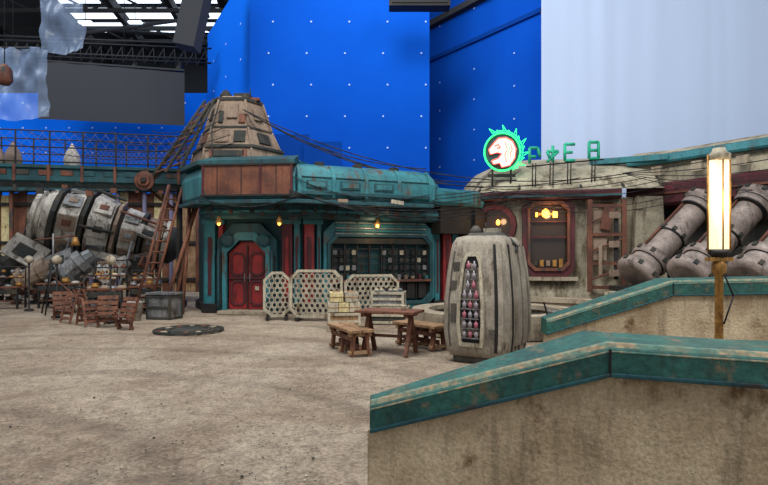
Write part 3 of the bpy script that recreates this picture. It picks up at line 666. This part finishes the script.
for i in range(5):
    p=RQ[i+1]; B.cyl((p[0],p[1]-.25,3.9),(p[0]+(c.x-p[0])*.15,p[1]+(c.y-p[1])*.2,4.74),.05,DGREY,n=6)
def fr(x,y,rz): B.frame(x,y,0,rz)
fr(5.35,18.12,-10)
B.ring(octa(-.82,.82,1.05,3.6,.25),octa(-.62,.62,1.3,3.45,.2),-.2,.15,DRED)
B.ring(octa(-.66,.66,1.25,3.5,.22),octa(-.58,.58,1.35,3.4,.2),-.28,-.12,RUST)
B.prism([(x,.0,z) for x,z in octa(-.62,.62,1.3,3.45,.2)],(0,.05,0),GLASS)
B.box((0,-.1,2.35),(1.2,.06,.05),DRED); B.box((0,-.1,2.85),(1.2,.05,.04),DRED)
B.ell((-.08,-.1,3.12),(.12,.06,.16),WARM,10,6); B.box((-.08,-.08,3.1),(.55,.05,.08),BRASS); B.box((.22,-.1,3.08),(.14,.06,.2),WARM); B.box((-.36,-.1,3.08),(.06,.05,.14),WARM)
for i in range(5): B.box((-.4+i*.2,-.08,1.5),(.12,.06,R(.1,.3)),random.choice([TAN,DGREY,BRASS]))
B.box((0,-.18,1.0),(1.8,.3,.12),CONC)
fr(3.75,18.6,-25)
B.ring([(.72*math.cos(a*math.pi/8),2.75+.72*math.sin(a*math.pi/8)) for a in range(16)],[(.55*math.cos(a*math.pi/8),2.75+.55*math.sin(a*math.pi/8)) for a in range(16)],-.2,.1,DRED)
B.prism([(.56*math.cos(a*math.pi/8),-.03,2.75+.56*math.sin(a*math.pi/8)) for a in range(16)],(0,.05,0),GLASS)
B.ell((.1,-.1,2.85),(.07,.05,.1),WARM,8,5)
B.box((0,-.15,1.0),(.9,.3,2),DARK); B.ring(octa(-.55,.55,.05,2.05,.2,.02),octa(-.42,.42,.06,1.92,.15,.02),-.35,-.05,DRED)
fr(3.0,19.0,-50)
for x in(-.4,.1): B.cyl((x,-.4,0),(x,-.4,3.5),.12,DRED,n=10)
B.box((-.1,-.2,2.9),(1.3,.5,.7),DARK)
fr(7.0,17.5,-14)
for x in(-.5,.5): B.box((x,-.2,2.05),(.14,.16,2.9),RUST)
for z in(.75,1.5,2.4,3.3): B.box((0,-.2,z),(1.0,.12,.1),RUST)
B.box((-.2,-.12,2.4),(.4,.1,1.6),TAN); B.box((.28,-.15,2.0),(.12,.1,2.0),DARK); B.box((.0,-.26,2.9),(.3,.08,.7),RUST,rot=(0,10,0)); B.box((-.2,-.26,1.6),(.1,.08,.9),TAN)
for z in(1.0,1.9,2.8): B.cyl((-.45,-.26,z),(.45,-.26,z+.35),.03,RUST,n=6)
for z in(1.2,2.1,3.0): B.box((.2,-.28,z),(.3,.06,.2),TAN)
fr(8.25,17.35,-5); B.ring(octa(-.22,.22,1.15,1.6,.05),octa(-.18,.18,1.19,1.56,.04),-.15,.0,DGREY)
for k in range(4): B.box((0,-.08,1.23+k*.09),(.36,.08,.02),DARK)
B.M=Matrix.Identity(4)
T=[(8.0,18.2),(8.8,17.6),(10.5,14.9),(12.2,12.4),(14,10.5)]
B.sweep(T,[(-.9,0),(-.9,3.7),(-1.1,3.7),(-1.1,0)],DGREY)
B.sweep(T,[(.1,3.3),(.2,3.4),(.2,3.95),(.1,4.05),(-1.2,4.05),(-1.2,3.3)],DRED)
B.sweep(T,[(.25,3.66),(.25,3.72),(.15,3.72),(.15,3.66)],RUST)
B.sweep(T,[(.0,4.05),(-.1,4.7),(-1.5,4.7),(-1.5,4.05)],CONCW)
B.sweep(T,[(.12,4.66),(.16,4.72),(.12,4.92),(-.1,4.98),(-1.6,4.98),(-1.6,4.66)],TEAL)
rows=[]
for o,z in((0,4.96),(.6,5.2),(2.0,5.45),(3.2,5.5)): rows.append([(p[0]+o*.9,p[1]+o,z) for p in T])
B.loft(rows,CONCW,closed=False,caps=False)
B.loft([[(x,y,z),(x,y-.3,z+.02),(x,y-.3,z+.2),(x,y,z+.24)] for x,y,z in((7.0,18.9,4.78),(7.6,18.6,4.78),(8.8,17.5,4.72))],TEAL)
for i in range(5):
    a=Vector((T[1][0],T[1][1],0)).lerp(Vector((T[3][0],T[3][1],0)),i/5); B.box((a.x-.2,a.y-.12,4.4),(.3,.12,.3),CONC,rot=(0,0,-58))
B.prism([(7.7,17.3,0),(8.9,17.3,0),(8.7,17.3,3.6),(7.9,17.3,3.6)],(.1,.9,0),CONCW)
B.prism([(6.0,15.1,0),(7.3,13.3,0),(9.6,11.4,0),(11.5,12.6,0),(10.6,15.4,0),(8.3,17.4,0)],(0,0,.75),CONC)
B.sweep([(4.2,17.0),(5.6,16.2),(6.2,15.0),(7.4,13.2)],[(0,0),(.02,.35),(.1,.35),(.1,.48),(-.4,.48),(-.4,0)],CONC)
B.done()
def bigpipe(a,b,r):
    B=MB('exhaust_pipe'); a=Vector(a);b=Vector(b)
    B.lathe(a,b,[(0,r*1.2),(.02,r*1.65),(.08,r*1.65),(.1,r*1.3),(.18,r*1.22),(.19,r*1.45),(.25,r*1.45),(.26,r*1.05),(.3,r),(.5,r),(.51,r*1.1),(.55,r*1.1),(.56,r),(.84,r),(.85,r*1.3),(.9,r*1.35),(.91,r*1.15),(.95,r*1.15),(.96,r*1.45),(1,r*1.45)],PIPE,28)
    for t in(.09,.185,.255,.505,.845,.91): B.lathe(a.lerp(b,t-.006),a.lerp(b,t+.006),[(0,r*1.32),(1,r*1.32)] if t<.3 or t>.8 else [(0,r*1.13),(1,r*1.13)],DARK,28)
    ax=(b-a).normalized(); u=Vector((0,0,1)).cross(ax).normalized(); w=ax.cross(u)
    for t,rr in((.05,1.65),(.22,1.45),(.53,1.12),(.98,1.45)):
        for j in range(8):
            o=(u*math.cos(j*math.pi/4)+w*math.sin(j*math.pi/4))*r*rr; p=a.lerp(b,t)+o; qq=Matrix((ax,o.normalized().cross(ax),o.normalized())).transposed().to_euler()
            B.box(p,(.12,.1,.08),DGREY,rot=[math.degrees(k) for k in qq])
    o=(u*.3+w).normalized()*r*1.12
    B.cyl(a.lerp(b,.26)+o,a.lerp(b,.85)+o,.04,RUST,n=6)
    B.box((a.x,a.y,.82),(1.0,1.0,.14),DARK)
    B.done()
bigpipe((6.95,15.4,1.15),(9.3,16.1,3.3),.36); bigpipe((7.7,14.1,1.15),(10.05,14.85,3.25),.36); bigpipe((8.5,12.9,1.15),(10.8,13.6,3.25),.36)
# sign
B=MB('neon_lion_sign',loc=(3.88,18.2,5.15),rz=-6)
n=40; cp=[(.58*math.cos(2*math.pi*i/n),0,.62*math.sin(2*math.pi*i/n)) for i in range(n+1)]
B.tube(cp,.03,NEONG,6)
B.prism([(.56*math.cos(2*math.pi*i/n),.06,.6*math.sin(2*math.pi*i/n)) for i in range(n)],(0,.06,0),TEALD)
for i in range(12):
    a=math.radians(-55+i*15); r0,r1=.64,.74+.14*(i%2)
    p=[((r0)*math.cos(a-.1),0,r0*math.sin(a-.1)),(r1*math.cos(a+.16),0,r1*math.sin(a+.16)),((r0)*math.cos(a+.1),0,r0*math.sin(a+.1))]
    B.tube(p,.012,NEONG,5)
B.tube([(.66*math.cos(math.radians(t)),.0,.7*math.sin(math.radians(t))) for t in range(-60,130,12)],.014,NEONG,5)
head=[(-.12,.44),(.12,.46),(.32,.34),(.43,.1),(.4,-.2),(.24,-.44),(-.02,-.5),(-.08,-.36),(-.28,-.4),(-.34,-.28),(-.12,-.2),(-.02,-.06),(-.16,-.02),(-.38,-.08),(-.43,.08),(-.32,.22),(-.22,.34)]
B.prism([(x,-.0,z) for x,z in head],(0,.05,0),NEONW)
B.tube([(x*1.02,-.02,z*1.02) for x,z in head+[head[0]]],.016,NEONP,5)
B.tube([(-.26,-.03,.2),(-.12,-.03,.24),(-.06,-.03,.14),(-.18,-.03,.12)],.02,NEONP,5)
for k in range(3): B.tube([(.08+k*.09,-.03,.34-k*.05),(.16+k*.08,-.03,.1),(.08+k*.08,-.03,-.1),(.14+k*.06,-.03,-.34+k*.08)],.014,NEONP if k%2==0 else NEONG,5)
for x in(-.3,.3): B.cyl((x,.12,-.4),(x,.25,-1.1),.03,DARK,n=6)
B.box((0,.2,-.75),(.9,.08,.1),DARK); B.done()
B=MB('rooftop_letters',loc=(0,0,0))
gl=[[((0,0),(0,.5)),((0,.5),(.26,.5)),((.26,.5),(.34,.2)),((0,.22),(.2,.22))],
    [((0,0),(.36,.34)),((.18,0),(.18,.52)),((0,.34),(.36,.34)),((0,.34),(.1,.1))],
    [((0,0),(0,.52)),((0,.52),(.32,.52)),((0,.26),(.24,.26)),((0,0),(.32,0))],
    [((0,0),(0,.52)),((0,.52),(.3,.52)),((.3,.52),(.3,.0)),((0,.26),(.3,.26)),((0,0),(.34,0))]]
for g,x in zip(gl,(4.7,5.25,5.8,6.55)):
    y=17.9-(x-4.7)*.1; z=4.72+(x-4.7)*.07
    for (a,b) in g: B.cyl((x+a[0],y,z+a[1]),(x+b[0],y,z+b[1]),.05,GSIGN,n=6)
    B.cyl((x+.1,y,z),(x+.1,y+.05,z-.75),.02,DARK,n=5); B.cyl((x+.2,y,z),(x+.2,y+.05,z-.75),.02,DARK,n=5)
B.cyl((4.6,17.93,4.62),(7.0,17.7,4.82),.025,DARK,n=5); B.done()

# cables
B=MB('overhead_cables')
top=(-4.4,17.3,6.3)
for e,s in(((3.3,18.4,4.0),.5),((4.3,18.0,4.2),.8),((1.3,17.0,4.4),.4),((6.2,17.5,4.2),1.1),((7.6,17.2,4.3),1.0)): B.cable(top,e,s,.02,BLACK,14)
for i in range(5): B.cable((-5.0+i*.1,17,6.2-i*.25),(-7.2-i*1.3,17.2,5.6),.3+.1*i,.014,BLACK,10)
for i in range(8): B.cable((-2.6,15.25,3.35+.03*i),(3.4+.3*i,18.1,3.9-.04*i),.15+.09*i,.016,BLACK,12)
for i in range(7): B.cable((3.4,18.1,4.0-.06*i),(7.6+.4*i,16.9,4.2-.08*i),.1+.08*i,.015,BLACK,12)
for i in range(5): B.cable((7.4,17.2,4.3),(12,12.1,4.9-.25*i),.15+.12*i,.014,BLACK,12)
B.cable((-5.2,15.55,3.4),(-2.4,15.25,3.4),.3,.016,BLACK); B.cable((-5.2,15.55,3.3),(-.5,16.05,3.35),.45,.016,BLACK); B.cable((-2.5,15.25,3.9),(1.4,16.9,3.6),.35,.014,BLACK)
B.done()

# ------------------------------------------------------------ parapets
def parapet(name,ft,wall_x0,th_l,th_r,caph=.16,m=CONCF,ch=.03):
    B=MB(name,bevel=.006); n=len(ft)
    ths=[th_l]+[th_r]*(n-1)
    B.loft([[(x,y,z-caph),(x,y,z-ch),(x,y+ch,z),(x,y+t,z+.02),(x,y+t+.02,z-caph)] for (x,y,z),t in zip(ft,ths)],CAP)
    B.loft([[(x,y-.006,z-ch-.012),(x,y+ch,z+.006),(x,y+ch+.03,z+.007),(x,y+.01,z-ch-.02)] for (x,y,z),t in zip(ft,ths)],WORN)
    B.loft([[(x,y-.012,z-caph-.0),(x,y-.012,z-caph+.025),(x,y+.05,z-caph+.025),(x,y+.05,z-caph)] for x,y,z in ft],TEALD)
    x,y,z=ft[1]; B.box((x,y-.004,z-caph/2-.01),(.012,.02,caph*.86),DARK)
    rings=[]
    for (x,y,z),t in zip(ft,ths):
        rings.append([(x,y+.05,-.05),(x,y+.05,z-caph+.005),(x,y+t-.03,z-caph+.005),(x,y+t-.03,-.05)])
    rings[0]=[(wall_x0,p[1],p[2]) for p in rings[0]]
    B.loft(rings,m); return B.done()
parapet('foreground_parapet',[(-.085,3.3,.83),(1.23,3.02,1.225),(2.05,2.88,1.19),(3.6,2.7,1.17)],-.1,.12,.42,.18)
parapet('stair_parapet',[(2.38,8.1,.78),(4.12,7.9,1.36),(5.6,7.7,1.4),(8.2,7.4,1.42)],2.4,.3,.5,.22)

B=MB('tube_lamp_post',loc=(3.02,5.0,0))
B.lathe((0,0,0),(0,0,1.7),[(0,.12),(.04,.12),(.06,.05),(.5,.035),(.9,.035),(.92,.06),(.96,.06),(1,.03)],BRASS,14)
B.box((0,0,1.68),(.2,.1,.035),BRASS); B.lathe((0,0,1.69),(0,0,1.77),[(0,.05),(.5,.09),(1,.085)],DARK,14)
for x in(-.045,.045): B.cyl((x,0,1.75),(x,0,2.6),.04,TUBE,n=14)
B.lathe((0,0,2.57),(0,0,2.68),[(0,.09),(.5,.095),(.7,.06),(1,.05)],CREAM,14)
for x in(-.1,.1): B.cyl((x,0,1.74),(x,0,2.62),.01,BRASS,n=6)
B.cyl((0,-.06,1.74),(0,-.06,2.62),.008,BRASS,n=6)
B.tube([(0,-.04,1.6),(.1,-.05,1.35),(.02,-.04,1.1)],.008,DARK); B.done()

# ------------------------------------------------------------ lights
w=bpy.data.worlds.new('w'); sc.world=w; w.use_nodes=True
w.node_tree.nodes['Background'].inputs[0].default_value=(.9,.95,1,1); w.node_tree.nodes['Background'].inputs[1].default_value=.6
def area(name,loc,tgt,size,e,c=(1,1,1)):
    L=bpy.data.lights.new(name,'AREA'); L.shape='DISK'; L.size=size; L.energy=e; L.color=c
    o=bpy.data.objects.new(name,L); o.location=loc; o.rotation_euler=(Vector(tgt)-Vector(loc)).to_track_quat('-Z','Y').to_euler(); sc.collection.objects.link(o)
area('soft_area_light',(-2,6,17),(-1,14,0),7,3300,(1,.985,.96))
area('soft_area_light',(9,-2,14),(3,18,4),6,1500,(1,.99,.98))
area('soft_area_light',(-18,18,18),(-14,33,7),7,1700,(.92,.96,1))
area('soft_area_light',(-1,20,18),(6,28,8),4,600,(.9,.95,1))  # added lamp with no visible source, brightens the right blue wall
def pt(name,loc,e,c=(1,.7,.4),r=.1):
    L=bpy.data.lights.new(name,'POINT'); L.energy=e; L.color=c; L.shadow_soft_size=r; o=bpy.data.objects.new(name,L); o.location=loc; sc.collection.objects.link(o)
pt('window_bulb_light',(5.3,17.6,3.1),22,(1,.6,.28)); pt('lamp_tube_light',(3.02,4.8,2.2),8,(1,.85,.6)); pt('shop_lamp_light',(-.2,16.9,2.6),18,(1,.7,.4)); pt('door_lamp_light',(-4.6,15.9,2.5),8,(1,.65,.35)); pt('round_window_light',(3.7,18.1,2.9),9,(1,.6,.3))

cam=bpy.data.cameras.new('camera'); co=bpy.data.objects.new('camera',cam); sc.collection.objects.link(co); sc.camera=co
co.location=(0,0,1.7); co.rotation_euler=(math.radians(90),0,0); cam.lens=26; cam.sensor_width=36; cam.shift_y=.0189; cam.clip_end=200
